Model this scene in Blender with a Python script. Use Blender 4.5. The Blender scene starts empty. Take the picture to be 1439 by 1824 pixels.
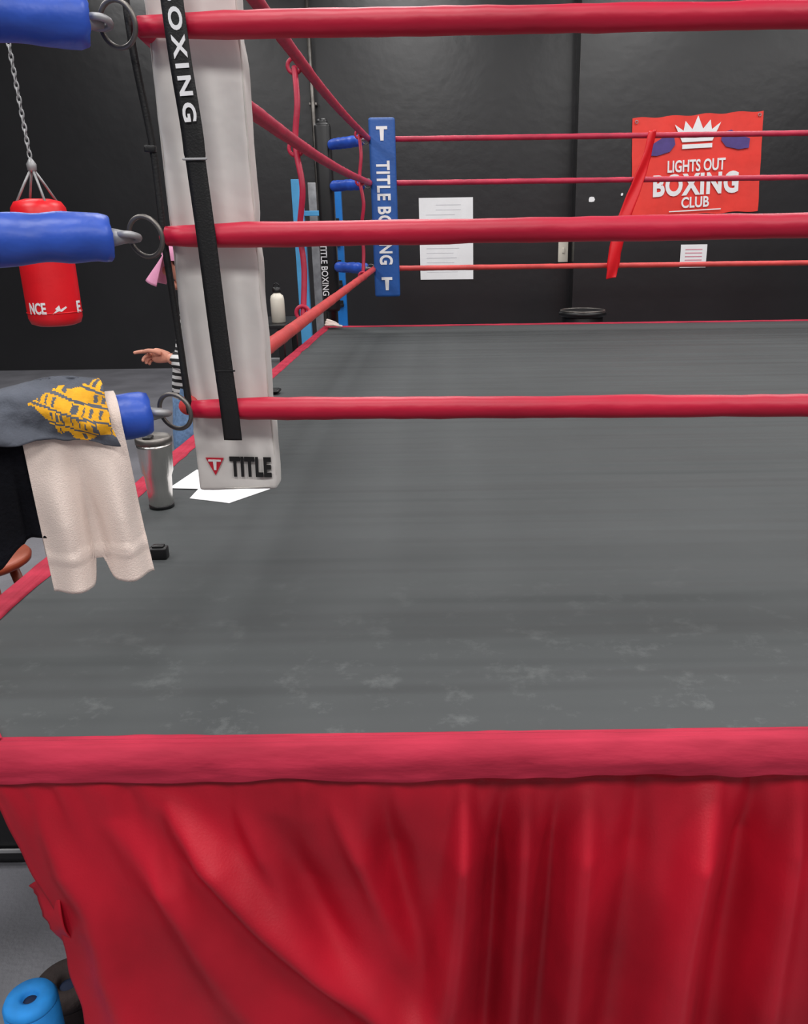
import bpy, bmesh, math, random
from mathutils import Vector, Matrix, noise
random.seed(7)
S=bpy.context.scene
COL=S.collection
W={}
def lin(c):
    c=c/255.0
    return c/12.92 if c<=0.04045 else ((c+0.055)/1.055)**2.4
def col(r,g,b): return (lin(r),lin(g),lin(b),1)
def mat(name,rgb,rough=.6,metal=0,spec=.5,ns=8,na=.12,bump=.05,bs=60,stretch=(1,1,1),rgb2=None,sheen=0,dist=.01):
    m=bpy.data.materials.new(name); m.use_nodes=True
    nt=m.node_tree; b=nt.nodes['Principled BSDF']
    b.inputs['Roughness'].default_value=rough; b.inputs['Metallic'].default_value=metal
    b.inputs['Specular IOR Level'].default_value=spec
    if sheen: b.inputs['Sheen Weight'].default_value=sheen
    tc=nt.nodes.new('ShaderNodeTexCoord'); mp=nt.nodes.new('ShaderNodeMapping'); mp.inputs['Scale'].default_value=stretch
    nt.links.new(tc.outputs['Object'],mp.inputs['Vector'])
    n=nt.nodes.new('ShaderNodeTexNoise'); n.inputs['Scale'].default_value=ns; n.inputs['Detail'].default_value=5
    nt.links.new(mp.outputs[0],n.inputs['Vector'])
    r=nt.nodes.new('ShaderNodeValToRGB'); c=col(*rgb)
    if rgb2: c2=col(*rgb2); r.color_ramp.elements[0].color=c2; r.color_ramp.elements[1].color=c
    else:
        r.color_ramp.elements[0].color=(c[0]*(1-na),c[1]*(1-na),c[2]*(1-na),1)
        r.color_ramp.elements[1].color=(min(1,c[0]*(1+na)),min(1,c[1]*(1+na)),min(1,c[2]*(1+na)),1)
    r.color_ramp.elements[0].position=.35; r.color_ramp.elements[1].position=.65
    nt.links.new(n.outputs['Fac'],r.inputs['Fac']); nt.links.new(r.outputs['Color'],b.inputs['Base Color'])
    if bump:
        n2=nt.nodes.new('ShaderNodeTexNoise'); n2.inputs['Scale'].default_value=bs; n2.inputs['Detail'].default_value=3
        nt.links.new(mp.outputs[0],n2.inputs['Vector'])
        bp=nt.nodes.new('ShaderNodeBump'); bp.inputs['Strength'].default_value=bump; bp.inputs['Distance'].default_value=dist
        nt.links.new(n2.outputs['Fac'],bp.inputs['Height']); nt.links.new(bp.outputs['Normal'],b.inputs['Normal'])
    return m
M={}
M['wall']=mat('black_wall_paint',(36,36,38),.30,spec=.6,ns=1.2,na=.1,bump=.12,bs=7,dist=.02)
M['floor']=mat('grey_rubber_floor',(112,112,118),.55,ns=3,na=.15,bump=.2,bs=80)
M['ceil']=mat('ceiling_paint',(110,110,110),.8)
M['red']=mat('red_skirt_vinyl',(172,16,38),.5,ns=3,na=.25,bump=.2,bs=220,spec=.35,dist=.002)
M['band']=mat('worn_red_band',(182,42,68),.75,spec=.3,ns=14,na=.2,bump=.5,bs=40,stretch=(.3,1,1),dist=.006,rgb2=(156,30,54))
M['rope']=mat('red_rope_cover',(188,12,52),.45,ns=6,na=.12,bump=.35,bs=25,stretch=(.4,1,1),dist=.006)
M['ropef']=mat('faded_red_rope_cover',(184,36,68),.5,ns=5,na=.15,bump=.2,bs=30)
M['ropeo']=mat('orange_red_rope_cover',(204,66,64),.5,ns=5,na=.15,bump=.2,bs=30)
M['blue']=mat('blue_vinyl',(44,84,186),.4,ns=6,na=.18,bump=.5,bs=22,dist=.006)
M['bluepad']=mat('blue_pad_vinyl',(36,86,160),.45,ns=5,na=.1,bump=.15,bs=40)
M['lblue']=mat('light_blue_metal_paint',(78,158,210),.4,ns=5)
M['mblue']=mat('bright_blue_paint',(25,120,205),.4,ns=5)
M['white']=mat('cream_vinyl',(222,218,214),.45,ns=4,na=.05,bump=.4,bs=11,dist=.012)
M['seam']=mat('cream_piping',(206,202,196),.5)
M['black']=mat('black_webbing',(14,14,16),.5,ns=30,na=.2,bump=.3,bs=300,dist=.002)
M['blackp']=mat('black_plastic',(18,18,20),.4,ns=9)
M['wtext']=mat('white_lettering',(236,236,238),.6,ns=20,na=.03,bump=0)
M['ktext']=mat('black_lettering',(12,12,14),.6,ns=20,na=.05,bump=0)
M['rtext']=mat('red_print',(200,25,50),.6,ns=20,na=.05,bump=0)
M['steel']=mat('brushed_steel',(215,212,208),.28,metal=1,ns=3,na=.1,bump=.1,bs=200,stretch=(1,1,.05))
M['dsteel']=mat('dull_steel',(120,116,112),.45,metal=.9,ns=12,na=.25)
M['gsteel']=mat('galvanised_metal',(160,160,162),.5,metal=.4,ns=12,na=.2)
M['towel']=mat('beige_terry',(234,216,206),.95,ns=9,na=.04,bump=.45,bs=420,sheen=.3,dist=.003)
M['tshirt']=mat('charcoal_jersey',(84,88,98),.95,ns=18,na=.15,bump=.4,bs=240,dist=.003)
M['yellow']=mat('yellow_screen_print',(228,164,24),.8,ns=30,na=.15,bump=.2,bs=100)
M['jacket']=mat('black_navy_fleece',(12,13,20),.95,spec=.2,ns=12,na=.3,bump=.4,bs=120)
M['bag']=mat('red_bag_vinyl',(225,22,34),.4,ns=4,na=.08,bump=.1,bs=30)
M['wood']=mat('red_brown_wood',(150,72,48),.4,ns=5,stretch=(1,1,.15),na=.25)
M['banner']=mat('red_banner_print',(232,58,48),.6,ns=4,na=.07,bump=.3,bs=4,dist=.03)
M['navy']=mat('navy_print',(80,62,130),.6,ns=10)
M['paper']=mat('white_paper',(240,240,242),.7,ns=6,na=.03,bump=.1,bs=10)
M['greyprint']=mat('grey_print',(214,214,218),.7,ns=6,na=.03,bump=0)
M['cream']=mat('cream_enamel',(226,220,206),.35,ns=6,na=.03)
M['skin']=mat('skin',(210,145,122),.5,ns=14,na=.1,bump=.1,bs=120)
M['hair']=mat('brown_hair',(88,56,40),.6,ns=40,na=.3,bump=.6,bs=90,stretch=(1,1,.2))
M['pink']=mat('pink_cotton',(236,160,196),.85,ns=10,na=.08)
M['jeans']=mat('blue_denim',(100,130,168),.9,ns=60,na=.2)
M['bluefoam']=mat('blue_foam',(30,135,215),.75,ns=30,na=.1)
M['dfoam']=mat('dark_brown_foam',(52,40,38),.8,ns=30,na=.25,bump=.5,bs=40)
M['core']=mat('dark_foam_core',(14,30,60),.8)
M['under']=mat('plywood_underside',(30,28,26),.8)
# canvas
m=mat('grey_ring_canvas',(69,72,73),.72,spec=.3,ns=.9,na=.08,bump=.22,bs=500,dist=.001)
nt=m.node_tree; b=nt.nodes['Principled BSDF']; ramp=[n for n in nt.nodes if n.type=='VALTORGB'][0]
tc=[n for n in nt.nodes if n.type=='TEX_COORD'][0]
n=nt.nodes.new('ShaderNodeTexNoise'); n.inputs['Scale'].default_value=12; n.inputs['Detail'].default_value=9; n.inputs['Roughness'].default_value=.75
nt.links.new(tc.outputs['Object'],n.inputs['Vector'])
r2=nt.nodes.new('ShaderNodeValToRGB'); r2.color_ramp.elements[0].position=.54; r2.color_ramp.elements[1].position=.8
r2.color_ramp.elements[0].color=(0,0,0,1); r2.color_ramp.elements[1].color=(.36,.36,.36,1)
nt.links.new(n.outputs['Fac'],r2.inputs['Fac'])
sp=nt.nodes.new('ShaderNodeSeparateXYZ'); nt.links.new(tc.outputs['Object'],sp.inputs[0])
mr=nt.nodes.new('ShaderNodeMapRange'); mr.inputs[1].default_value=-3.1; mr.inputs[2].default_value=-2.3; mr.inputs[3].default_value=1; mr.inputs[4].default_value=.1
nt.links.new(sp.outputs['Y'],mr.inputs[0])
ml=nt.nodes.new('ShaderNodeMath'); ml.operation='MULTIPLY'; nt.links.new(r2.outputs['Color'],ml.inputs[0]); nt.links.new(mr.outputs[0],ml.inputs[1])
mx=nt.nodes.new('ShaderNodeMixRGB'); mx.inputs[2].default_value=col(150,154,154)
nt.links.new(ml.outputs[0],mx.inputs[0]); nt.links.new(ramp.outputs['Color'],mx.inputs[1])
mp=nt.nodes.new('ShaderNodeMapping'); mp.inputs['Scale'].default_value=(.12,2.2,1)
nt.links.new(tc.outputs['Object'],mp.inputs['Vector'])
n3=nt.nodes.new('ShaderNodeTexNoise'); n3.inputs['Scale'].default_value=2.2; n3.inputs['Detail'].default_value=2
nt.links.new(mp.outputs[0],n3.inputs['Vector'])
bp=nt.nodes.new('ShaderNodeBump'); bp.inputs['Strength'].default_value=.8; bp.inputs['Distance'].default_value=.12
nt.links.new(n3.outputs['Fac'],bp.inputs['Height'])
ob=[n for n in nt.nodes if n.type=='BUMP' and n!=bp][0]
nt.links.new(bp.outputs['Normal'],ob.inputs['Normal'])
nt.links.new(mx.outputs[0],b.inputs['Base Color'])
M['canvas']=m

# ---------- helpers ----------
def place(ob,w,parent):
    W[ob.name]=Vector(w)
    if parent is not None:
        ob.parent=parent; ob.location=Vector(w)-W[parent.name]
    else: ob.location=w
def obj(name,verts,faces,mt,parent=None,smooth=True,mods=None,fmat=None):
    """mesh from world-space vertices; origin put at its base centre"""
    me=bpy.data.meshes.new(name)
    xs=[v[0] for v in verts]; ys=[v[1] for v in verts]; zs=[v[2] for v in verts]
    c=Vector(((min(xs)+max(xs))/2,(min(ys)+max(ys))/2,min(zs)))
    me.from_pydata([Vector(v)-c for v in verts],[],faces)
    ml=mt if isinstance(mt,list) else [mt]
    for q in ml: me.materials.append(q)
    if fmat:
        for p,k in zip(me.polygons,fmat): p.material_index=k
    if smooth: me.polygons.foreach_set('use_smooth',[True]*len(me.polygons))
    me.update()
    bm=bmesh.new(); bm.from_mesh(me); bmesh.ops.recalc_face_normals(bm,faces=bm.faces); bm.to_mesh(me); bm.free()
    ob=bpy.data.objects.new(name,me); COL.objects.link(ob)
    place(ob,c,parent)
    return ob
def root(name,loc,label,cat,group=None):
    e=bpy.data.objects.new(name,None); e.empty_display_size=.05; COL.objects.link(e); place(e,loc,None)
    return top(e,label,cat,group)
def top(e,label,cat,group=None):
    e['label']=label; e['category']=cat
    if group: e['group']=group
    return e
def join(parts):
    V=[];F=[]
    for v,f in parts:
        o=len(V); V+=list(v); F+=[tuple(i+o for i in q) for q in f]
    return V,F
def tube(pts,rad,seg=12,caps=True,closed=False):
    pts=[Vector(p) for p in pts]; n=len(pts)
    if not hasattr(rad,'__len__'): rad=[rad]*n
    V=[];F=[]; up=None
    for i in range(n):
        if closed: t=(pts[(i+1)%n]-pts[i-1]).normalized()
        else: t=(pts[min(i+1,n-1)]-pts[max(i-1,0)]).normalized()
        if up is None:
            up=Vector((0,0,1)) if abs(t.z)<.9 else Vector((1,0,0))
        s=t.cross(up)
        if s.length<1e-6: s=t.orthogonal()
        s.normalize(); up=s.cross(t).normalized()
        for k in range(seg):
            a=2*math.pi*k/seg
            V.append(pts[i]+(s*math.cos(a)+up*math.sin(a))*rad[i])
    for i in range(n if closed else n-1):
        for k in range(seg):
            j=(i+1)%n
            F.append((i*seg+k,i*seg+(k+1)%seg,j*seg+(k+1)%seg,j*seg+k))
    if caps and not closed:
        F.append(tuple(range(seg))[::-1]); F.append(tuple(range((n-1)*seg,n*seg)))
    return V,F
def lathe(prof,c,seg=40,axis=None):
    """prof list (r,z) ; revolved round z (or axis) about c"""
    c=Vector(c);V=[];F=[]
    Q=Matrix.Identity(3) if axis is None else Vector((0,0,1)).rotation_difference(Vector(axis).normalized()).to_matrix()
    for r,z in prof:
        for k in range(seg):
            a=2*math.pi*k/seg
            V.append(c+Q@Vector((max(r,1e-4)*math.cos(a),max(r,1e-4)*math.sin(a),z)))
    for i in range(len(prof)-1):
        for k in range(seg):
            F.append((i*seg+k,i*seg+(k+1)%seg,(i+1)*seg+(k+1)%seg,(i+1)*seg+k))
    F.append(tuple(range(seg))[::-1]); F.append(tuple(range((len(prof)-1)*seg,len(prof)*seg)))
    return V,F
def torus(c,R,r,axis,seg=28,s2=8,sx=1):
    axis=Vector(axis).normalized(); Q=Vector((0,0,1)).rotation_difference(axis).to_matrix()
    pts=[Vector(c)+Q@Vector((R*sx*math.cos(2*math.pi*i/seg),R*math.sin(2*math.pi*i/seg),0)) for i in range(seg)]
    return tube(pts,r,s2,closed=True)
def box(c,s,bev=.005,rot=None,seg=2):
    bm=bmesh.new(); bmesh.ops.create_cube(bm,size=1)
    for v in bm.verts: v.co=Vector((v.co.x*s[0],v.co.y*s[1],v.co.z*s[2]))
    if bev: bmesh.ops.bevel(bm,geom=bm.edges[:],offset=min(bev,min(s)*.45),segments=seg,affect='EDGES',profile=.6)
    R=rot if rot is not None else Matrix.Identity(3)
    V=[R@v.co+Vector(c) for v in bm.verts]; bm.verts.index_update()
    F=[tuple(v.index for v in f.verts) for f in bm.faces]; bm.free()
    return V,F
def prism(poly,z0,z1):
    n=len(poly); V=[(x,y,z0) for x,y in poly]+[(x,y,z1) for x,y in poly]
    F=[tuple(range(n))[::-1],tuple(range(n,2*n))]+[(i,(i+1)%n,n+(i+1)%n,n+i) for i in range(n)]
    return V,F
def grid(nu,nv,f):
    V=[f(i/(nu-1),j/(nv-1)) for i in range(nu) for j in range(nv)]
    F=[(i*nv+j,(i+1)*nv+j,(i+1)*nv+j+1,i*nv+j+1) for i in range(nu-1) for j in range(nv-1)]
    return V,F
def solid(ob,t,off=0):
    m=ob.modifiers.new('thickness','SOLIDIFY'); m.thickness=t; m.offset=off; return ob
def textg(body,h,w,ext=.0008,offset=.0,spacing=1.0,line=1.0):
    cu=bpy.data.curves.new('lettering_src','FONT'); cu.body=body; cu.size=1; cu.offset=offset; cu.extrude=.01; cu.space_character=spacing; cu.align_x='CENTER'; cu.resolution_u=4
    o=bpy.data.objects.new('lettering_src',cu); COL.objects.link(o)
    dg=bpy.context.evaluated_depsgraph_get(); me=bpy.data.meshes.new_from_object(o.evaluated_get(dg))
    V=[v.co.copy() for v in me.vertices]; F=[tuple(p.vertices) for p in me.polygons]
    bpy.data.objects.remove(o); bpy.data.curves.remove(cu); bpy.data.meshes.remove(me)
    x0=min(v.x for v in V);x1=max(v.x for v in V);y0=min(v.y for v in V);y1=max(v.y for v in V)
    return [Vector(((v.x-(x0+x1)/2)/(x1-x0)*w,(v.y-(y0+y1)/2)/(y1-y0)*h,v.z/.01*ext)) for v in V],F
def face(VF,c,ang=0):
    """put a flat xy design at c facing -y, turned by ang degrees in its plane"""
    Mx=Matrix.Translation(c)@Matrix.Rotation(math.pi/2,4,'X')@Matrix.Rotation(math.radians(ang),4,'Z')
    return [Mx@v for v in VF[0]],VF[1]
def flat(poly,ext=.0008):
    n=len(poly); V=[Vector((x,y,-ext)) for x,y in poly]+[Vector((x,y,ext)) for x,y in poly]
    F=[tuple(range(n))[::-1],tuple(range(n,2*n))]+[(i,(i+1)%n,n+(i+1)%n,n+i) for i in range(n)]
    return V,F
def struct(o): o['kind']='structure'; return o
def nz(x,y=0,z=0): return noise.noise(Vector((x,y,z)))
def smooth_pts(P,n=12):
    P=[Vector(p) for p in P];o=[]
    Q=[P[0]]+P+[P[-1]]
    for i in range(1,len(Q)-2):
        for k in range(n):
            t=k/n; a,b,c,d=Q[i-1],Q[i],Q[i+1],Q[i+2]
            o.append(.5*((2*b)+(c-a)*t+(2*a-5*b+4*c-d)*t*t+(3*b-a-3*c+d)*t**3))
    o.append(P[-1]); return o

ZC=.85   # ring deck height
ZR=[ZC+.495,ZC+.806,ZC+1.135,ZC+1.45]  # rope heights
# ---------- room ----------
struct(obj('floor',*prism([(-8,-4),(9,-4),(9,11),(-8,11)],-.1,0),M['floor'],smooth=False))
struct(obj('ceiling',*prism([(-8,-4),(9,-4),(9,11),(-8,11)],5.2,5.3),M['ceil'],smooth=False))
struct(obj('wall_back',*prism([(-8,10.7),(1.516,10.7),(1.516,10.4),(9,10.4),(9,11),(-8,11)],0,5.2),M['wall'],smooth=False))
struct(obj('wall_left',*prism([(-8.2,-4),(-8,-4),(-8,11),(-8.2,11)],0,5.2),M['wall'],smooth=False))
struct(obj('wall_right',*prism([(9,-4),(9.2,-4),(9.2,11),(9,11)],0,5.2),M['wall'],smooth=False))
struct(obj('wall_front',*prism([(-8,-4.2),(9,-4.2),(9,-4),(-8,-4)],0,5.2),M['ceil'],smooth=False))

# ---------- ring platform ----------
XL=-1.06
C1=(-.775,1.20); C2=(XL,1.58); CL=math.hypot(C2[0]-C1[0],C2[1]-C1[1])
ring=root('ring_platform',(2,4.3,0),'raised boxing ring platform with grey canvas and red vinyl skirt','boxing ring')
poly=[C1,(5.4,1.20),(5.4,7.4),(XL,7.4),C2]
obj('deck_frame',*prism([(-.3,1.7),(5.2,1.7),(5.2,7.2),(-.80,7.2),(-.80,2.3)],0,.75),M['under'],ring,False)
obj('deck_slab',*prism([(-.70,1.26),(5.36,1.26),(5.36,7.36),(XL+.06,7.36),(XL+.06,1.66)],.75,.832),M['under'],ring,False)
obj('canvas_mat',*prism(poly,.832,ZC),M['canvas'],ring,False)
path=[]
def seg(p,q,n,inw):
    for i in range(n):
        t=i/n; path.append((p[0]+(q[0]-p[0])*t,p[1]+(q[1]-p[1])*t,inw))
seg((5.4,1.20),C1,620,.034)
seg(C1,C2,40,.03)
seg(C2,(XL,7.4),260,.06)
seg((XL,7.4),(5.4,7.4),200,.05); path.append((5.4,7.4,.05))
prof=[(1,.001),(.9,.005),(.72,.0055),(.66,.0015),(.60,.0065),(.35,.007),(.22,.0025),(.12,.0075),(-.15,.003),(-.45,-.006),(-.62,-.018),(-.70,-.030),(-.66,-.036),(-.72,-.044),(-.70,-.052)]
V=[];F=[]
cx,cy=2.2,4.3
for i,(x,y,inw) in enumerate(path):
    a=Vector(path[max(i-1,0)][:2]); b_=Vector(path[min(i+1,len(path)-1)][:2]); t=(b_-a).normalized(); nrm=Vector((t.y,-t.x))
    if nrm.dot(Vector((cx-x,cy-y)))<0: nrm=-nrm
    for k,(d,z) in enumerate(prof):
        dd=d*inw if d>0 else d*.03
        wr=nz(x*4+k*.2,y*4,k*.3)*.006+nz(x*20,y*20,k*.7)*.0022
        if k==0: wr=nz(x*4,y*4)*.008+nz(x*15,y*15)*.003; V.append((x+nrm.x*(dd+wr),y+nrm.y*(dd+wr),ZC+.0012)); continue
        if k>=len(prof)-4: z+=nz(x*5,y*5,3)*.009+nz(x*16,y*16,3)*.004
        V.append((x+nrm.x*(dd+wr*.6),y+nrm.y*(dd+wr*.6),ZC+z+abs(wr)*.5*(1 if k<9 else .2)+.001))
m_=len(prof)
for i in range(len(path)-1):
    for k in range(m_-1): F.append((i*m_+k,i*m_+k+1,(i+1)*m_+k+1,(i+1)*m_+k))
obj('edge_band',V,F,M['band'],ring)
# near skirt
ZS=ZC-.03
def ridge(x,z,xt,xb,w,a,f0=0.,bend=0):
    t=(ZC-.07-z)/.56
    c=xt+(xb-xt)*t+bend*math.sin(math.pi*min(max(t,0),1))
    k=(x-c)/(w*(.55+.6*t))
    return a*math.exp(-k*k)*min(1,max(0,(t-f0)*4))
RID=[(-.50,-.06,.055,.06,0,-.03),(-.60,-.30,.06,.04,.1,-.02),(-.72,-.66,.05,.03,.05,0),(-.38,-.16,.03,.02,0,0),(-.22,-.05,.03,.025,0,.02),
(-.31,-.17,.05,-.03,.1,0),(-.12,-.06,.045,-.04,.0,0),
(.02,-.035,.034,.06,0,.012),(.085,.055,.030,-.04,0,0),(.127,.10,.024,.03,0,0),(.18,.16,.03,-.035,0,0),(.23,.2,.036,.045,0,0),(.32,.29,.04,-.03,0,0),
(.44,.385,.045,.07,0,-.01),(.52,.49,.045,-.055,0,0),(.59,.57,.03,.035,0,0),(.66,.7,.035,.03,0,0)]
def skirt_y(x,z):
    t=(ZC-.07-z)/.56
    d=0
    for r in RID: d+=ridge(x,z,*r)
    if x>.72: d+=.025*math.sin(x*20+1.2*math.sin(x*3))*min(1,max(0,t*3))
    d+=.020*nz(x*5,z*2.4,1)*min(1,.2+t*2)+.006*nz(x*30,z*5,5)*math.exp(-abs(t)*4)*2
    d+=.02*t
    d-=.022*min(1,max(0,(x+.1)/.2))*math.exp(-abs(t)*2.2)
    g=min(1,max(0,(ZC-.05-z)/.03))
    return d*g
def edge_in(t): 
    t=max(0,t); return .075*min(1,t/.45)+.05*max(0,t-.45)
def f(u,v):
    x=-.785+6.185*u; z=ZS-.79*v
    t=(ZC-.07-z)/.56
    x2=x+((edge_in(t)+.008*nz(z*14,2)+.012*nz(z*4,7))*max(0,1-(x+.785)/.35))
    return Vector((x2,1.194-skirt_y(x,z),z))
o=obj('skirt',*grid(1000,100,f),M['red'],ring); solid(o,.002)
YS=2.15
def f(u,v):
    s=u*(CL+YS-C2[1])
    if s<CL: p=Vector(C1).lerp(Vector(C2),s/CL); nn=Vector((-.8,-.6))
    else: p=Vector((XL,C2[1]+s-CL)); nn=Vector((-1,0))
    z=ZS-(.13+.04*nz(s*9))*v
    return Vector((p.x+nn.x*.004+.05*v*max(0,1-s/CL),p.y+nn.y*.004,z))
o=obj('skirt',*grid(60,14,f),M['red'],ring); solid(o,.002)
def f(u,v):
    s=u*(7.4-YS); z=ZS-.79*v
    d=.012*math.sin(s*20+math.sin(s*5)*2)*min(1,v*3)+.010
    return Vector((XL-d,YS+s,z))
o=obj('skirt',*grid(300,20,f),M['red'],ring); solid(o,.002)
o=obj('skirt',*grid(200,14,lambda u,v:Vector((XL+(5.4-XL)*u,7.42+.012*math.sin(u*140)*min(1,v*3),ZS-.79*v))),M['red'],ring); solid(o,.002)
def f(u,v):
    z=.61-.20*v; wd=.06*(1-v*.85)*(1 if v>.06 else v/.06)+.008*nz(v*12,3)
    return Vector((-.700-wd*u+.02*v,1.182+.015*u+.008*math.sin(v*9),z+.012*nz(u*3,v*4)-.02*u))
o=obj('torn_skirt_flap',*grid(8,24,f),M['red'],ring); solid(o,.002)

# ---------- posts ----------
def post(x,y,label,texts=False):
    r=root('ring_post',(x,y,0),label,'ring post','corner posts of the boxing ring')
    obj('post_tube',*lathe([(.045,0.012),(.045,2.48),(.04,2.5),(.01,2.505)],(x,y,0),24),M['blackp'],r)
    obj('base_plate',*box((x,y,.006),(.2,.2,.012),.003),M['dsteel'],r,False)
    for z in ZR: obj('eye_bracket',*torus((x,y,z),.05,.008,(0,0,1)),M['dsteel'],r)
    return r
post(-1.08,1.24,'black steel corner post with eye brackets beside the skirt')
fp=post(-.99,7.52,'black padded corner post carrying blue turnbuckle covers')
post(5.48,1.12,'black steel corner post with eye brackets beside the skirt')
post(5.48,7.50,'black steel corner post with eye brackets beside the skirt')
obj('post_pad',*box((-.99,7.52,1.72),(.13,.13,1.5),.03),M['blackp'],fp)
obj('lettering',*face(textg('TITLE BOXING',.055,.42,offset=.01),(-1.03,7.452,1.32),-90),M['wtext'],fp,False)

# ---------- turnbuckles ----------
def turnbuckle(cor,pst,z,label,grp,ringdir,rad=.041,gap=.055,pgap=.065):
    c=Vector((cor[0],cor[1],z)); p=Vector((pst[0],pst[1],z)); d=(p-c).normalized(); L=(p-c).length
    r=root('turnbuckle',c,label,'turnbuckle',grp)
    a=c+d*gap; b=p-d*.12
    n=40; pts=[];rr=[]
    for i in range(n):
        t=i/(n-1); pts.append(a.lerp(b,t)); rr.append(rad*(1+.06*nz(t*9+z*3,z,2)) * (.93 if i in(0,n-1) else 1))
    V,F=tube(pts,rr,36)
    for i,v in enumerate(V):
        V[i]=v+Vector((0,0,.005*nz(v.x*22,v.y*22,z*3+v.z*22)))+d*(.004*nz(v.x*60,v.z*80,1) if i<72 else 0)
    obj('padded_cover',V,F,M['blue'],r)
    obj('clevis_link',*tube([c+d*.022,c+d*.04,c+d*(gap+.005)],[.009,.012,.018],14),M['gsteel'],r)
    obj('link_loop',*torus(c+d*.030,.018,.006,(0,.3,1)),M['gsteel'],r)
    obj('steel_ring',*torus(c,.034,.0042,ringdir,40),M['dsteel'],r)
    obj('screw_rod',*tube([b-d*.01,p-d*.060],.009,12),M['dsteel'],r)
for i,z in enumerate(ZR):
    turnbuckle(((-.510,-.525,-.528,-.53)[i],1.555),(-1.08,1.24),z,'blue padded turnbuckle cover with steel ring at the corner','turnbuckles at the white padded corner',(.35,1,.15),gap=(.048,.060,.048,.055)[i])
    turnbuckle((-.60,7.06),(-.99,7.52),z,'small blue padded turnbuckle beside the blue corner pad','turnbuckles at the blue padded corner',(0.5,1,0),.042,.075)
# ---------- ropes ----------
def rope(p,q,r,mt,label,grp,sag=.01,wr=.05,bow=(0,0),kn=False):
    p=Vector(p);q=Vector(q);n=160;pts=[];rr=[]
    for i in range(n):
        t=i/(n-1); s=math.sin(math.pi*t)
        v=p.lerp(q,t)+Vector((bow[0]*s,bow[1]*s,-sag*s)); pts.append(v)
        k=1+wr*nz(t*40,p.z*7,p.x)+wr*.8*nz(t*110,p.z)
        if i<4: k*=.75+.08*i
        rr.append(r*k)
    V,F=tube(pts,rr,20)
    for i,v in enumerate(V):
        V[i]=v+Vector((0,0,.0018*nz(v.x*30,v.y*30,v.z*60)))
    return top(obj('ring_rope',V,F,mt),label,'ring rope',grp)
for i,z in enumerate(ZR):
    rope(((-.482,-.495,-.50,-.50)[i],1.576,z),(5.2,1.52,z),.0215,M['rope'],'thick red covered rope stretched along the ring side','red covered ropes passing the white pad',sag=[.012,-.006,-.004,0][i])
    rope((-.500,1.60,z),(-.575,7.03,z),.0215,M['ropeo'] if i==0 else M['ropef'],'red covered rope running back beside the canvas edge' if i else 'orange-red faded covered rope along the canvas edge','red ropes of the side running to the blue pad',sag=.02,bow=(-.03,0))
    rope((-.575,7.05,z),(5.2,7.0,z),.0205,M['ropeo'] if i==0 else M['ropef'],'thin red covered rope stretched before the black wall','red ropes ending at the blue pad',sag=0)
for y,g in ((3.7,0),(6.4,1)):
    P=[(-.60,y+.1,ZR[3]-.02),(-.585,y+.02,(ZR[3]+ZR[2])/2),(-.60,y,ZR[2]),(-.575,y-.05,(ZR[2]+ZR[1])/2),(-.60,y-.03,ZR[1]),(-.59,y-.05,(ZR[1]+ZR[0])/2),(-.60,y-.1,ZR[0]-.04)]
    V=join([tube(smooth_pts(P),.012,10)]+[torus((-.60,y+(.1,0,-.03,-.1)[k],(ZR[3],ZR[2],ZR[1],ZR[0])[k]-.015),.027,.008,(0,1,0)) for k in range(4)])
    top(obj('rope_spacer',*V,M['ropef']),'thin red cord tying the side ropes together','rope spacer','red cords between the side ropes')
P=smooth_pts([(1.585,6.972,ZR[3]+.03),(1.55,6.972,2.15),(1.50,6.972,1.99),(1.44,6.972,1.82),(1.38,6.972,1.64),(1.345,6.972,1.47),(1.33,6.972,1.33),(1.32,6.972,1.25)],8)
V=[];F=[]
for i,p in enumerate(P):
    t=i/(len(P)-1); w=.025+.026*math.sin(min(1,t*2.0)*math.pi/2)-.012*max(0,t-.8)*5+.006*nz(t*14)
    for k in range(7):
        s=(k/6-.5)*2; V.append(p+Vector((w*s,-.012*math.cos(s*2+t*9),w*s*.15)))
for i in range(len(P)-1):
    for k in range(6): F.append((i*7+k,i*7+k+1,(i+1)*7+k+1,(i+1)*7+k))
o=top(obj('rope_spacer',V,F,M['bag']),'wide bright red cloth band tying the ropes together','rope spacer'); solid(o,.006)

# ---------- white corner pad ----------
pad=root('corner_pad',(-.4225,1.64,1.17),'long cream vinyl corner pad strapped to the ropes','corner pad')
V,F=box((-.4225,1.645,1.815),(.157,.055,1.29),.009,seg=3)
bm=bmesh.new()
vs=[bm.verts.new(v) for v in V]
for f_ in F: bm.faces.new([vs[i] for i in f_])
for k in range(1,64):
    z=1.17+k*1.29/64
    g=bm.verts[:]+bm.edges[:]+bm.faces[:]
    bmesh.ops.bisect_plane(bm,geom=g,plane_co=(0,0,z),plane_no=(0,0,1))
for k in range(1,12):
    g=bm.verts[:]+bm.edges[:]+bm.faces[:]
    bmesh.ops.bisect_plane(bm,geom=g,plane_co=(-.5+k*.0129,0,0),plane_no=(1,0,0))
for v in bm.verts:
    x,y,z=v.co
    v.co.x+=.005*nz(z*3,1)+.003*nz(z*12,x*8)
    v.co.y+=.004*nz(x*18,z*7,2)+.002*nz(x*40+z*18,z*22,6)
    for zr in ZR: v.co.x+=(x+.4225)*-.05*math.exp(-((z-zr)/.03)**2)
bm.verts.index_update()
V=[v.co.copy() for v in bm.verts];F=[tuple(v.index for v in f_.verts) for f_ in bm.faces]; bm.free()
obj('pad_body',V,F,M['white'],pad)
for sx in(-.4985,-.3465):
    obj('piping',*tube([(sx+.005*nz(z/40*3,1),1.621,z/40) for z in range(48,98)],.0018,8),M['seam'],pad)
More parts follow.
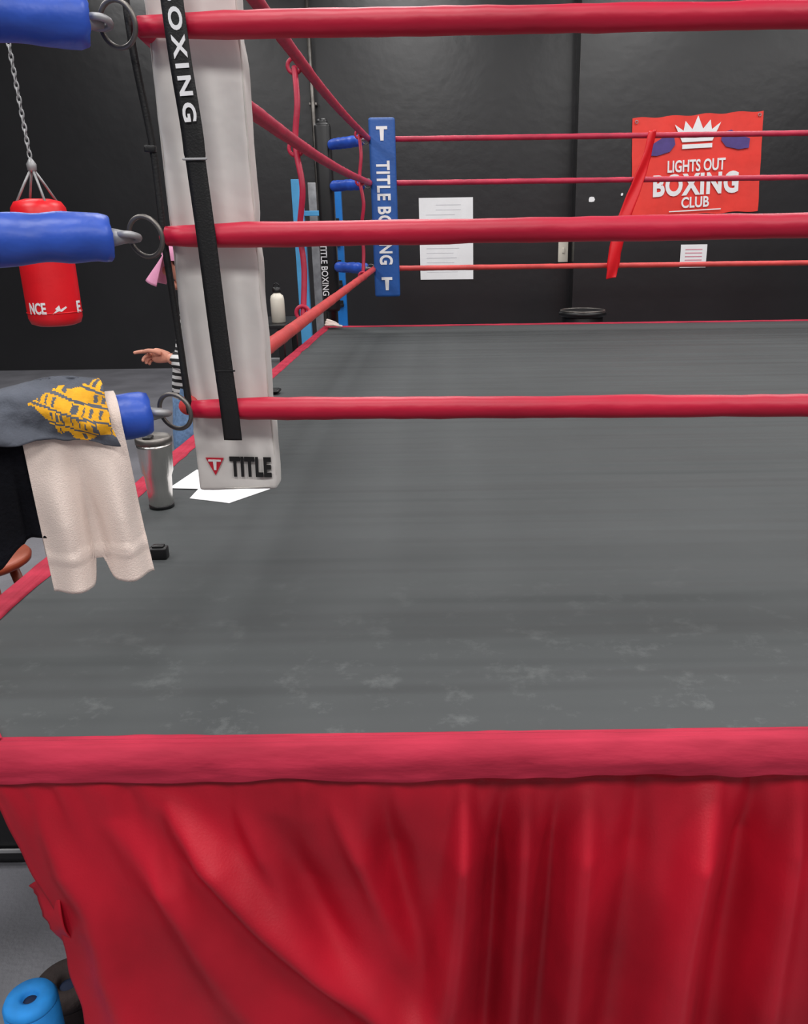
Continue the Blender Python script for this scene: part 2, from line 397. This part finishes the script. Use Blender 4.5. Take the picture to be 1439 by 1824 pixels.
obj('piping',*tube([(-.488,1.620,1.176),(-.4225,1.618,1.174),(-.358,1.620,1.176)],.0018,8),M['seam'],pad)
obj('lettering',*face(textg('TITLE',.041,.082,offset=.045,ext=.001,spacing=1.08),(-.393,1.6135,1.219),-2),M['ktext'],pad,False)
tri=join([flat([(-.018,.017),(.018,.017),(.0,-.019)],.0006)])
obj('triangle_emblem',*face(tri,(-.463,1.6135,1.222),-2),M['rtext'],pad,False)
tt=join([flat([(-.0125,.0135),(.0125,.0135),(.0125,.0095),(.0035,.0095),(.0022,-.008),(-.0022,-.008),(-.0035,.0095),(-.0125,.0095)],.0006)])
obj('letter_t_emblem',*face(tt,(-.463,1.6122,1.222),-2),M['wtext'],pad,False)
st=root('pad_strap',(-.408,1.545,1.288),'black webbing strap with white lettering fastened down the pad','strap')
P=smooth_pts([(-.440,1.546,2.46),(-.433,1.544,2.015),(-.4235,1.547,1.83),(-.4225,1.548,1.78),(-.4175,1.549,1.65),(-.414,1.552,1.50),(-.408,1.552,1.35),(-.4075,1.556,1.288)],8)
V=[];F=[]
for i,p in enumerate(P):
    w=.0182 if p.z>1.78 else .0168
    for k in range(5):
        s=(k/4-.5)*2; V.append(p+Vector((w*s,.0012*s*s,w*s*-.03)))
for i in range(len(P)-1):
    for k in range(4): F.append((i*5+k,i*5+k+1,(i+1)*5+k+1,(i+1)*5+k))
o=obj('webbing',V,F,M['black'],st); solid(o,.0025)
obj('buckle',*box((-.4225,1.5445,1.780),(.042,.004,.004),.0015),M['gsteel'],st,False)
obj('buckle',*box((-.4075,1.5505,1.42),(.036,.002,.003),.0008),M['blackp'],st,False)
obj('lettering',*face(textg('BOXING',.0225,.200,offset=.03,spacing=1.35),(-.4275,1.5425,1.937),-87),M['wtext'],st,False)
obj('lettering',*face(textg('TITLE',.0225,.155,offset=.03,spacing=1.35),(-.436,1.5425,2.18),-88.5),M['wtext'],st,False)
V=join([tube(smooth_pts([(-.53,1.585,ZR[3]),(-.522,1.585,2.1),(-.518,1.585,ZR[2]-.03),(-.505,1.588,1.8),(-.503,1.585,ZR[1]),(-.498,1.588,1.5),(-.492,1.585,ZR[0]-.01)]),.0065,8),box((-.508,1.584,1.80),(.02,.012,.012),.003)])
top(obj('rope_tie_strap',*V,M['black']),'narrow black strap linking the steel rope rings','strap')
# ---------- blue corner pad ----------
bpad=root('corner_pad',(-.468,6.95,1.13),'long blue vinyl corner pad with white lettering','corner pad')
obj('pad_body',*box((-.468,6.96,1.787),(.20,.06,1.31),.022,seg=4),M['bluepad'],bpad)
obj('lettering',*face(textg('TITLE BOXING',.105,.76,offset=.03,spacing=1.1),(-.468,6.927,1.76),-90),M['wtext'],bpad,False)
for z in(2.33,1.235):
    T=flat([(-.042,.05),(.042,.05),(.042,.028),(.016,.028),(.012,-.05),(-.012,-.05),(-.016,.028),(-.042,.028)])
    obj('letter_t_emblem',*face(T,(-.468,6.927,z)),M['wtext'],bpad,False)
k=join([torus((-.97,7.26,.885+.012*i),.05-.006*i,.012,(.2*i,.1,1)) for i in range(3)]+[tube(smooth_pts([(-.97,7.24,.89),(-.92,7.2,.885),(-.88,7.22,.875)]),.009,8)])
top(obj('rope_knot',*k,M['towel']),'small beige rope knot lying at the canvas corner','rope')

# ---------- drapes over the lower turnbuckle ----------
A=Vector((-.51,1.555,ZR[0])); B=Vector((-1.08,1.24,ZR[0])); D=(B-A).normalized(); NF=Vector((-D.y,D.x,0)); 
if NF.y>0: NF=-NF
def drape(x0,x1,R,zf,zb,fold,top_add,nu=70,nv=70,shear=lambda x,h:0):
    def f(u,v):
        x=x0+(x1-x0)*u; c=A+D*((A.x-x)/-D.x)
        zt=ZR[0]
        hb=max(0.001,zt-zb(x)); hf=max(.001,zt-zf(x)); r=R+top_add(x)*.35
        La=math.pi*r; T=hb+La+hf; s=v*T
        if s<hb: off=-r; z=zb(x)+s; h=hb-s
        elif s<hb+La:
            a=(s-hb)/r; off=-r*math.cos(a); z=zt+math.sin(a)*(R+top_add(x)); h=0
        else: off=r; z=zt-(s-hb-La); h=s-hb-La
        off+=fold(x,z,h)*(1 if off>0 else -1)
        p=c+NF*off; p=Vector((p.x+shear(x,h),p.y,z)); return p
    return grid(nu,nv,f)
tw_f=lambda x: 1.050+.004*nz(x*30)+(.05*math.exp(-((x+.672)/.007)**2))+(.006 if x>-.668 else 0)
V,F=drape(-.742,-.600,.047,tw_f,lambda x:1.10,lambda x,z,h:.019*math.cos((x+.707)*2*math.pi/.072)*min(1,h*6)+.008*nz(x*34,z*6)+(.003 if 1.105<z<1.125 else 0),lambda x:0,110,120,
   shear=lambda x,h:(.04*h if x<-.672 else .085*h))
o=top(obj('towel',V,F,M['towel']),'beige terry towel hanging folded over the turnbuckle','towel'); solid(o,.005)
V,F=drape(-1.0,-.728,.044,lambda x:1.155-.04*max(0,min(1,(-.75-x)/.05))+.01*nz(x*20),lambda x:1.15,lambda x,z,h:(.010*math.sin(x*60)*min(1,h*6)+.008*nz(x*20,z*8)*min(1,h*20))-.012*min(1,h*8)*(1 if x>-.76 else 0),lambda x:.0,70,70)
o=top(obj('jacket',V,F,M['jacket']),'black fleece jacket slung over the corner turnbuckle','jacket'); solid(o,.004)
def ta(x):
    return -.002+.022*math.exp(-((x+.68)/.07)**2)+.006*nz(x*14,4)
NVT=120
def zf_(x):
    k=max(0,min(1,(x+.70)/.06)); return 1.335-.022*k+.012*nz(x*22,9)
V,F=drape(-.96,-.618,.062,zf_,lambda x:1.27,lambda x,z,h:.014*nz(x*16,z*26,3)+.008*math.sin(x*38+z*70)+.005*nz(x*60,z*50),ta,200,NVT,shear=lambda x,h:.35*h*(1 if x>-.72 else 0))
PL=[(-.700,1.396),(-.655,1.418),(-.60,1.425),(-.576,1.40),(-.572,1.36),(-.556,1.320),(-.60,1.336),(-.635,1.318),(-.67,1.36)]
def inpoly(x,y):
    c=False;n=len(PL)
    for i in range(n):
        x1,y1=PL[i];x2,y2=PL[(i+1)%n]
        if (y1>y)!=(y2>y) and x<(x2-x1)*(y-y1)/(y2-y1)+x1: c=not c
    return c
fm=[]
for q in F:
    c=sum((V[i] for i in q),Vector())/4
    i=q[0]//NVT; j=q[0]%NVT
    on=0
    if j>NVT*.42 and inpoly(c.x+.008*nz(c.z*50,1),c.z+.006*nz(c.x*50,4)):
        on=1
        w=(c.z+.45*c.x)*48; fr=w-math.floor(w); row=math.floor(w)
        if fr<.16: on=0
        elif .28<fr<.88 and nz(c.x*150,row*3.1)>.16: on=0
        if nz(c.x*30,c.z*30,8)>.4: on=0
    fm.append(on)
o=top(obj('t_shirt',V,F,[M['tshirt'],M['yellow']],fmat=fm),'crumpled charcoal t-shirt with yellow print over the turnbuckle','t-shirt'); solid(o,.005)

# ---------- tumbler ----------
tx,ty=-.893,2.49
t=root('tumbler',(tx,ty,ZC),'stainless steel travel tumbler standing on the canvas','tumbler')
obj('cup_body',*lathe([(.034,.008),(.036,.012),(.038,.06),(.040,.10),(.047,.118),(.0515,.195),(.052,.205)],(tx,ty,ZC),48),M['steel'],t)
obj('base_ring',*lathe([(.033,.0005),(.0375,.002),(.0375,.012),(.034,.014)],(tx,ty,ZC),40),M['blackp'],t)
obj('lid',*lathe([(.05,.203),(.054,.206),(.054,.220),(.050,.226),(.044,.222),(.02,.221),(.001,.221)],(tx,ty,ZC),48),M['dsteel'],t)
obj('lid_slider',*box((tx-.01,ty-.015,ZC+.226),(.025,.035,.008),.003),M['blackp'],t)
def paper(P,z,lab):
    V=[(x,y,z) for x,y in P]+[(x,y,z+.0012) for x,y in P]; n=len(P)
    return top(obj('paper_sheet',V,[tuple(range(n))[::-1],tuple(range(n,2*n))]+[(i,(i+1)%n,n+(i+1)%n,n+i) for i in range(n)],M['paper'],smooth=False),lab,'paper','white papers on the canvas')
paper([(-.83,2.57),(-.69,2.515),(-.59,2.66),(-.77,2.80),(-.83,2.75)],ZC+.001,'white paper sheet lying on the grey canvas')
paper([(-.93,2.68),(-.78,2.66),(-.70,2.88),(-.90,2.90)],ZC+.0026,'white paper sheet lying on the grey canvas')
V=join([box((-.762,2.06,ZC+.016),(.045,.03,.032),.005),box((-.762,2.06,ZC+.034),(.03,.02,.006),.002)])
top(obj('small_case',*V,M['blackp']),'tiny black case on the canvas behind the towel','case')
V=join([box((-.95,4.35,ZC+.017),(.16,.08,.014),.006),box((-.95,4.35,ZC+.025),(.14,.066,.003),.001)])
top(obj('mobile_phone',*V,M['blackp']),'black mobile phone lying on the red edge band','phone')

# ---------- punching bag ----------
bx,by=-2.81,6.2
g=root('punching_bag',(bx,by,1.02),'red vinyl punching bag hanging from a steel chain','punching bag')
obj('bag_body',*lathe([(.02,0),(.12,.004),(.165,.02),(.18,.06),(.182,.12),(.182,.74),(.176,.80),(.15,.84),(.08,.858),(.01,.86)],(bx,by,1.02),48),M['bag'],g)
for z in (.70,.10): obj('stitched_band',*torus((bx,by,1.02+z),.182,.004,(0,0,1),48),M['bag'],g)
for i in range(4):
    a=math.pi/4+i*math.pi/2
    obj('hanging_strap',*tube([(bx+.14*math.cos(a),by+.14*math.sin(a),1.85),(bx+.07*math.cos(a),by+.07*math.sin(a),1.97),(bx,by,2.08)],.009,8),M['gsteel'],g)
obj('swivel',*lathe([(.01,0),(.03,.01),(.032,.05),(.02,.07),(.008,.09)],(bx,by,2.05),20),M['gsteel'],g)
parts=[]
z=2.16;i=0
while z<5.19:
    V_,F_=torus((bx-(z-2.1)*.03,by,z),.013,.005,(1,0,0) if i%2 else (0,1,0),12,6)
    parts.append(([Vector((v.x,v.y,z+(v.z-z)*2.0)) for v in V_],F_)); z+=.042;i+=1
obj('chain',*join(parts),M['gsteel'],g)
def bend(VF,ang,z,R=.184):
    th0=math.atan2(2.81,6.2)
    out=[]
    for v in VF[0]:
        th=th0+ang+v.x/R; rr=R+v.z+.001
        out.append(Vector((bx+rr*math.sin(th),by-rr*math.cos(th),z+v.y)))
    return out,VF[1]
obj('lettering',*bend(textg('NCE',.08,.13,offset=.03),-.65,1.155),M['wtext'],g,False)
obj('swoosh_emblem',*bend(flat([(-.05,-.03),(-.02,.0),(-.03,.005),(.0,.03),(.005,.0),(.045,.02),(.05,.01),(.01,-.015),(-.005,-.01)]),.18,1.145),M['wtext'],g,False)
obj('lettering',*bend(textg('E',.08,.05,offset=.03),1.05,1.155),M['wtext'],g,False)

# ---------- wall items ----------
ps=root('wall_poster',(0.012,10.69,1.04),'white rules poster taped to the black wall','poster')
obj('poster_sheet',*box((.012,10.693,1.51),(.645,.006,.94),.001),M['paper'],ps,False)
parts=[]
for k in range(15):
    w=.5*(.65+.35*abs(nz(k*3.7))) if k>1 else .3
    parts.append(face(flat([(-w/2,-.004),(w/2,-.004),(w/2,.004),(-w/2,.004)]),(-.23+w/2+ (.12 if k<2 else 0),10.689,1.90-k*.055)))
obj('text_lines',*join(parts),M['greyprint'],ps,False)
top(obj('light_switch',*join([box((1.425,10.68,1.36),(.12,.04,.27),.008),box((1.425,10.655,1.36),(.03,.02,.06),.004)]),M['cream']),'cream wall switch box on the black wall','light switch')
ba=root('wall_banner',(2.88,10.39,1.75),'red club banner with white lettering pinned to the wall','banner')
RT=2.4
def onb(VF,dx,dz,ang=0,y=10.372):
    a=math.radians(RT); return face(VF,(2.88+dx*math.cos(a)-dz*math.sin(a),y,2.28+dx*math.sin(a)+dz*math.cos(a)),RT+ang)
V,F=grid(50,36,lambda u,v:Vector(((u-.5)*1.47+.006*nz(v*5,1),(v-.5)*1.06+.008*math.sin(u*25)*(1 if v>.97 or v<.03 else 0),.007*nz(u*6,v*3,2))))
V,F=onb((V,F),0,0,y=10.386); o=obj('banner_cloth',V,F,M['banner'],ba); 
obj('lettering',*onb(textg('LIGHTS OUT',.13,.66,offset=.025),0,.0),M['wtext'],ba,False)
obj('lettering',*onb(textg('BOXING',.24,.98,offset=.04,spacing=1.08),0,-.20),M['wtext'],ba,False)
obj('lettering',*onb(textg('CLUB',.12,.32,offset=.025),0,-.395),M['wtext'],ba,False)
obj('crown_emblem',*onb(flat([(-.17,-.03),(.17,-.03),(.26,.16),(.16,.09),(.14,.19),(.06,.10),(.0,.24),(-.06,.10),(-.14,.19),(-.16,.09),(-.26,.16)]),0,.28),M['wtext'],ba,False)
obj('crown_base_emblem',*onb(flat([(-.17,-.025),(.17,-.025),(.17,.02),(-.17,.02)]),0,.205),M['wtext'],ba,False)
obj('small_text_line',*onb(flat([(-.3,-.006),(.3,-.006),(.3,.006),(-.3,.006)]),0,-.485),M['wtext'],ba,False)
gl=[(-.16,-.06),(-.05,-.09),(.10,-.08),(.17,-.02),(.17,.06),(.08,.10),(.0,.07),(-.06,.05),(-.15,.04)]
obj('glove_emblem',*onb(flat(gl),-.42,.22,10),M['navy'],ba,False)
obj('glove_emblem',*onb(flat([(-x,y) for x,y in gl][::-1]),.44,.24,-10),M['navy'],ba,False)
for sx in(-.69,.69):
    obj('grommet',*onb((torus((0,0,0),.015,.004,(0,0,1))),sx,.49),M['gsteel'],ba)
nt_=root('wall_notice',(2.93,10.39,1.155),'small white notice with pink print on the wall','notice')
obj('notice_sheet',*box((2.93,10.394,1.285),(.31,.004,.26),.001),M['paper'],nt_,False)
obj('text_lines',*join([face(flat([(-.1,-.006),(.1,-.006),(.1,.006),(-.1,.006)]),(2.93,10.391,1.36-k*.04)) for k in range(4)]),mat('pink_print',(220,150,165),.7,bump=0),nt_,False)
for (x,z,s) in((1.70,1.93,.05),(1.86,1.66,.03),(2.05,1.98,.025)):
    P=[(s*(.5+.6*abs(nz(i*2.3,x)))*math.cos(i*.785),s*(.5+.9*abs(nz(i*1.7,z)))*math.sin(i*.785)) for i in range(8)]
    top(obj('torn_sticker',*face(flat(P,.001),(x,10.398,z)),M['paper'],smooth=False),'scrap of torn white sticker on the black wall','sticker','white sticker scraps on the wall')
top(obj('wall_pipe',*join([tube([(-1.49,10.6,.0),(-1.49,10.6,5.19)],.025,14)]+[box((-1.49,10.65,z),(.09,.1,.03),.004) for z in(1.5,3,4.5)]),M['dsteel']),'grey metal pipe running up the black wall','pipe')

# ---------- rack, table, bottle, bin ----------
rk=root('power_rack',(-1.33,9.0,0),'blue painted steel gym rack against the wall','gym rack')
for x,y,mm,h in((-1.47,9.0,'lblue',2.12),(-1.09,9.0,'mblue',2.05)):
    obj('upright',*box((x,y,h/2),(.11,.08,h),.006),M[mm],rk,False)
    obj('base_foot',*box((x,y,.03),(.12,.7,.06),.006),M[mm],rk,False)
obj('upright',*box((-1.36,9.25,1.05),(.08,.05,2.1),.006),M['gsteel'],rk,False)
obj('crossbar',*box((-1.28,9.0,.3),(.3,.06,.06),.006),M['mblue'],rk,False)
obj('crossbar',*box((-1.28,9.0,1.80),(.3,.05,.05),.006),M['lblue'],rk,False)
for z in(.9,1.1,1.3,1.5,1.7):
    obj('j_hook',*join([box((-1.09,8.94,z),(.06,.06,.03),.004),box((-1.09,8.92,z+.02),(.06,.015,.06),.003)]),M['blackp'],rk,False)
tb=root('side_table',(-1.45,6.2,0),'black table standing beside the ring','table')
obj('table_top',*box((-1.45,6.2,1.02),(.68,.6,.03),.006),M['blackp'],tb,False)
obj('lower_shelf',*box((-1.45,6.2,.72),(.62,.54,.02),.004),M['gsteel'],tb,False)
for x in(-1.75,-1.15):
    for y in(5.94,6.46): obj('leg',*box((x,y,.5025),(.04,.04,1.005),.004),M['blackp'],tb,False)
bt=root('water_bottle',(-1.20,6.05,1.035),'cream metal water bottle with black cap on the table','bottle')
obj('bottle_body',*lathe([(.04,0),(.048,.005),(.048,.16),(.042,.185),(.024,.20),(.022,.21)],(-1.18,6.05,1.035),32),M['cream'],bt)
obj('cap',*lathe([(.026,.205),(.028,.21),(.028,.238),(.02,.242)],(-1.18,6.05,1.035),24),M['blackp'],bt)
obj('cap_loop',*torus((-1.18,6.05,1.285),.018,.004,(0,1,0)),M['blackp'],bt)
bn=root('trash_bin',(1.36,8.6,0),'round black bin with a rimmed lid beyond the ring','trash bin')
obj('bin_body',*lathe([(.17,.002),(.175,.01),(.205,.79),(.20,.80)],(1.36,8.6,0),40),M['blackp'],bn)
obj('bin_lid',*lathe([(.215,.79),(.235,.80),(.235,.83),(.22,.845),(.19,.85),(.12,.83),(.02,.828)],(1.36,8.6,0),40),M['blackp'],bn)
obj('lid_rim',*torus((1.36,8.6,.845),.215,.010,(0,0,1),48),M['dsteel'],bn)

# ---------- stool, crate, foam rollers ----------
sx,sy=-1.56,2.60
so=root('wooden_stool',(sx,sy,0),'red-brown round wooden stool standing beside the ring','stool')
obj('seat',*lathe([(.02,.615),(.14,.615),(.155,.625),(.158,.64),(.15,.65),(.02,.652)],(sx,sy,0),40),M['wood'],so)
for i in range(4):
    a=math.pi/4+i*math.pi/2; c,s=math.cos(a),math.sin(a)
    obj('leg',*tube([(sx+.20*c,sy+.20*s,0.002),(sx+.15*c,sy+.15*s,.3),(sx+.09*c,sy+.09*s,.617)],[.015,.02,.016],12),M['wood'],so)
    a2=a+math.pi/2
    obj('stretcher',*tube([(sx+.165*c,sy+.165*s,.22),(sx+.165*math.cos(a2),sy+.165*math.sin(a2),.22)],.010,10),M['wood'],so)
cr=root('storage_crate',(-1.36,2.15,0),'black plastic storage crate on the floor beside the ring','crate')
obj('crate_body',*box((-1.36,2.15,.2),(.5,.5,.39),.03),M['blackp'],cr)
obj('crate_rim',*box((-1.36,2.15,.40),(.54,.54,.03),.012),M['blackp'],cr)
obj('crate_lid',*box((-1.36,2.15,.425),(.5,.5,.02),.008),M['blackp'],cr)
obj('edge_strip',*box((-1.36,1.892,.06),(.5,.006,.012),.002),M['gsteel'],cr,False)
def roller(x,y,h,r,ri,name_mt,label,endmt):
    fr=root('foam_roller',(x,y,0),label,'foam roller')
    obj('roller_body',*lathe([(ri,.001),(r-.004,.001),(r,.006),(r,h-.02),(r-.003,h-.016)],(x,y,0),44),name_mt,fr)
    obj('roller_end',*lathe([(r-.002,h-.02),(r,h-.012),(r-.006,h),(ri+.008,h+.002),(ri,h-.004),(ri,h-.03)],(x,y,0),44),endmt,fr)
    obj('hollow_core',*lathe([(ri*1.01,h-.03),(ri*1.01,h-.012),(ri*.9,h-.010),(.001,h-.010)],(x,y,0),30),M['core'],fr)
roller(-.803,1.210,.305,.048,.013,M['bluefoam'],'bright blue foam roller standing upright beside the skirt',M['bluefoam'])
roller(-.845,1.41,.12,.075,.02,M['dfoam'],'short dark brown foam roller standing behind the blue one',M['dfoam'])

# ---------- person ----------
def skin(verts,edges,rad,rt=0,sub=2):
    me=bpy.data.meshes.new('skin_src'); me.from_pydata(verts,edges,[])
    o=bpy.data.objects.new('skin_src',me); COL.objects.link(o)
    o.modifiers.new('s','SKIN')
    sv=me.skin_vertices[0].data
    for i,r in enumerate(rad):
        rr=r if hasattr(r,'__len__') else (r,r); sv[i].radius=rr; sv[i].use_root=(i==rt)
    ss=o.modifiers.new('u','SUBSURF'); ss.levels=sub; ss.render_levels=sub
    dg=bpy.context.evaluated_depsgraph_get(); m2=bpy.data.meshes.new_from_object(o.evaluated_get(dg))
    V=[v.co.copy() for v in m2.vertices];F=[tuple(p.vertices) for p in m2.polygons]
    bpy.data.objects.remove(o); bpy.data.meshes.remove(me); bpy.data.meshes.remove(m2)
    return V,F
LX=-1.205
pv=[(-1.19,3.90,.90),(-1.165,3.90,1.03),(-1.115,3.90,1.17),(-1.10,3.90,1.27),(-1.115,3.90,1.365),(-1.14,3.90,1.43),(-1.165,3.90,1.485),(-1.15,3.90,1.55),
 (-1.10,3.77,1.30),(-1.06,3.69,1.20),(-1.05,3.66,1.07),(-1.15,3.70,1.11),(-1.235,3.745,1.135),
 (-1.10,4.03,1.30),(-1.09,4.11,1.20),(-1.10,4.14,1.08),(-1.06,4.08,1.02),(-1.01,4.02,.98),
 (LX,3.81,.80),(LX-.01,3.80,.46),(LX+.03,3.80,.09),(LX,3.80,.045),(LX-.09,3.79,.035),
 (LX,3.99,.80),(LX-.01,4.00,.46),(LX+.03,4.0,.09),(LX,4.0,.045),(LX-.09,4.01,.035)]
pe=[(0,1),(1,2),(2,3),(3,4),(4,5),(5,6),(6,7),(3,8),(8,9),(9,10),(10,11),(11,12),(3,13),(13,14),(14,15),(15,16),(16,17),(0,18),(18,19),(19,20),(20,21),(21,22),(0,23),(23,24),(24,25),(25,26),(26,27)]
prd=[(.075,.11),(.075,.11),(.09,.12),(.095,.12),.055,.048,.07,.09,.05,.042,.036,.032,.024,.05,.042,.036,.032,.024,.062,.048,.036,.042,.03,.062,.048,.036,.042,.03]
body=skin(pv,pe,prd)
def hand(w,d,side):
    """palm with thumb and four bent fingers; w wrist, d pointing direction, side thumb side"""
    w=Vector(w);d=Vector(d).normalized();s=Vector(side).normalized();u=d.cross(s).normalized()
    if u.z<0: u=-u
    parts=[skin([w-d*.02,w+d*.03,w+d*.075],[(0,1),(1,2)],[(.02,.022),(.016,.036),(.013,.038)],0)]
    for k,(o,l,c) in enumerate(((.028,.075,.25),(.009,.06,1.0),(-.010,.055,1.15),(-.027,.045,1.25))):
        b=w+d*.065+s*o; p=[b]; a=0
        for q in range(3):
            a+=c*.55; p.append(p[-1]+(d*math.cos(a)-u*math.sin(a))*l*(.45,.32,.25)[q])
        parts.append(skin(p,[(0,1),(1,2),(2,3)],[.0095,.009,.0082,.007],0))
    b=w+d*.018+s*.02
    parts.append(skin([b,b+d*.025+s*.024-u*.005,b+d*.05+s*.034-u*.012,b+d*.07+s*.03-u*.02],[(0,1),(1,2),(2,3)],[.013,.011,.0095,.008],0))
    return join(parts)
h1=hand((-1.235,3.745,1.135),(-1,.1,.12),(0,-.75,.65))
h2=hand((-1.01,4.02,.98),(.55,-.35,-.75),(-.5,-.8,0))
def blob(c,s,n=12):
    bm=bmesh.new(); bmesh.ops.create_uvsphere(bm,u_segments=n,v_segments=n,radius=1)
    V=[Vector((v.co.x*s[0],v.co.y*s[1],v.co.z*s[2]))+Vector(c) for v in bm.verts]; bm.verts.index_update()
    F=[tuple(v.index for v in f.verts) for f in bm.faces]; bm.free(); return V,F
face_p=[blob((-1.245,3.90,1.493),(.018,.012,.02)),blob((-1.228,3.90,1.458),(.012,.024,.007)),blob((-1.21,3.90,1.43),(.025,.03,.02)),blob((-1.155,3.82,1.50),(.018,.01,.03)),blob((-1.155,3.98,1.50),(.018,.01,.03)),
 blob((-1.225,3.87,1.51),(.012,.016,.012)),blob((-1.225,3.93,1.51),(.012,.016,.012))]
BV,BF=join([body,h1,h2]+face_p)
pr_=root('person',(-1.2,3.9,0),'person in pink cap, striped shirt and jeans standing, pointing','person')
obj('body',BV,BF,M['skin'],pr_)
def cloth(name,cond,off,mt):
    V,F=body; bm=bmesh.new(); vs=[bm.verts.new(v) for v in V]
    for q in F:
        try: bm.faces.new([vs[i] for i in q])
        except: pass
    bmesh.ops.recalc_face_normals(bm,faces=bm.faces)
    bm.normal_update()
    dl=[f_ for f_ in bm.faces if not cond(f_.calc_center_median())]
    bmesh.ops.delete(bm,geom=dl,context='FACES')
    for v in bm.verts: v.co+=v.normal*(off+.004*nz(v.co.x*20,v.co.y*20,v.co.z*20))
    bm.verts.index_update()
    V2=[v.co.copy() for v in bm.verts];F2=[tuple(v.index for v in f_.verts) for f_ in bm.faces]; bm.free()
    o=obj(name,V2,F2,mt,pr_); solid(o,.004); return o
ms=bpy.data.materials.new('striped_knit'); ms.use_nodes=True; nt=ms.node_tree
tc=nt.nodes.new('ShaderNodeTexCoord'); wv=nt.nodes.new('ShaderNodeTexWave'); wv.bands_direction='Z'; wv.inputs['Scale'].default_value=11; wv.inputs['Distortion'].default_value=.5
rp=nt.nodes.new('ShaderNodeValToRGB'); rp.color_ramp.interpolation='CONSTANT'; rp.color_ramp.elements[1].position=.5; rp.color_ramp.elements[0].color=(.01,.01,.012,1); rp.color_ramp.elements[1].color=(.7,.7,.7,1)
nt.links.new(tc.outputs['Object'],wv.inputs['Vector']); nt.links.new(wv.outputs['Fac'],rp.inputs['Fac']); nt.links.new(rp.outputs[0],nt.nodes['Principled BSDF'].inputs['Base Color']); nt.nodes['Principled BSDF'].inputs['Roughness'].default_value=.9
def is_shirt(c):
    if c.z>1.375 or c.z<.93: return False
    if c.x<-1.20 and c.z>1.09 and c.y<3.79: return False
    if c.x>-1.05 and c.z<1.01: return False
    return True
cloth('striped_shirt',is_shirt,.008,ms)
cloth('jeans',lambda c:.10<c.z<.955 and c.x<-1.08,.008,M['jeans'])
for y in(3.795,4.005):
    obj('shoe',*join([box((LX-.025,y,.014),(.26,.09,.026),.012,seg=3),blob((LX+.01,y,.04),(.10,.042,.05)),blob((LX-.08,y,.03),(.075,.043,.035))]),M['blackp'],pr_)
obj('hair',*join([blob((-1.13,3.90,1.54),(.085,.092,.085),16),blob((-1.09,3.90,1.465),(.045,.07,.09),16)]),M['hair'],pr_)
V,F=blob((-1.150,3.90,1.55),(.104,.1,.09),24)
keep=[q for q in F if sum(V[i].z+ .35*(V[i].x+1.15) for i in q)/len(q)>1.53]
obj('cap',V,keep,M['pink'],pr_)
V,F=grid(14,14,lambda u,v:Vector((-1.222-.115*u*math.sqrt(max(0,1-.8*(2*v-1)**2)),3.9+(v-.5)*.19*(1-.25*u),1.585-.130*u-.025*(2*v-1)**2)))
o=obj('cap_brim',V,F,M['pink'],pr_); solid(o,.004)

# ---------- lights ----------
def area(x,y,e,sx=1.3,sy=1.3,z=5.0):
    l=bpy.data.lights.new('ceiling_light','AREA'); l.shape='RECTANGLE'; l.size=sx; l.size_y=sy; l.energy=e; l.color=(1,.985,.97)
    o=bpy.data.objects.new('ceiling_light',l); o.location=(x,y,z); COL.objects.link(o)
for x in(-4,-.5,3,6.5):
    for y,e in((-2.2,118),(1.2,82),(4.8,80),(8.2,80)):
        area(x,y,e)
w=bpy.data.worlds.new('world'); S.world=w; w.use_nodes=True; w.node_tree.nodes['Background'].inputs[0].default_value=(.8,.85,.9,1); w.node_tree.nodes['Background'].inputs[1].default_value=.3
# ---------- camera ----------
cd=bpy.data.cameras.new('camera'); cam=bpy.data.objects.new('camera',cd); COL.objects.link(cam)
p=math.radians(18.8); k=.014
Fw=Vector((0,math.cos(p),-math.sin(p))); R=Vector((1,0,0)); U=Vector((0,math.sin(p),math.cos(p)))
R2=(R-k*U).normalized(); U2=(U+k*R).normalized()
Mx=Matrix((( R2.x,U2.x,-Fw.x,0),(R2.y,U2.y,-Fw.y,0),(R2.z,U2.z,-Fw.z,ZC+.818),(0,0,0,1)))
cam.matrix_world=Mx
cd.sensor_width=36; cd.sensor_fit='AUTO'; cd.lens=1500/1824*36; cd.shift_x=-(800-719.5)/1824; cd.clip_start=.02
S.camera=cam
S.view_settings.view_transform='Standard'; S.view_settings.look='None'; S.view_settings.exposure=0
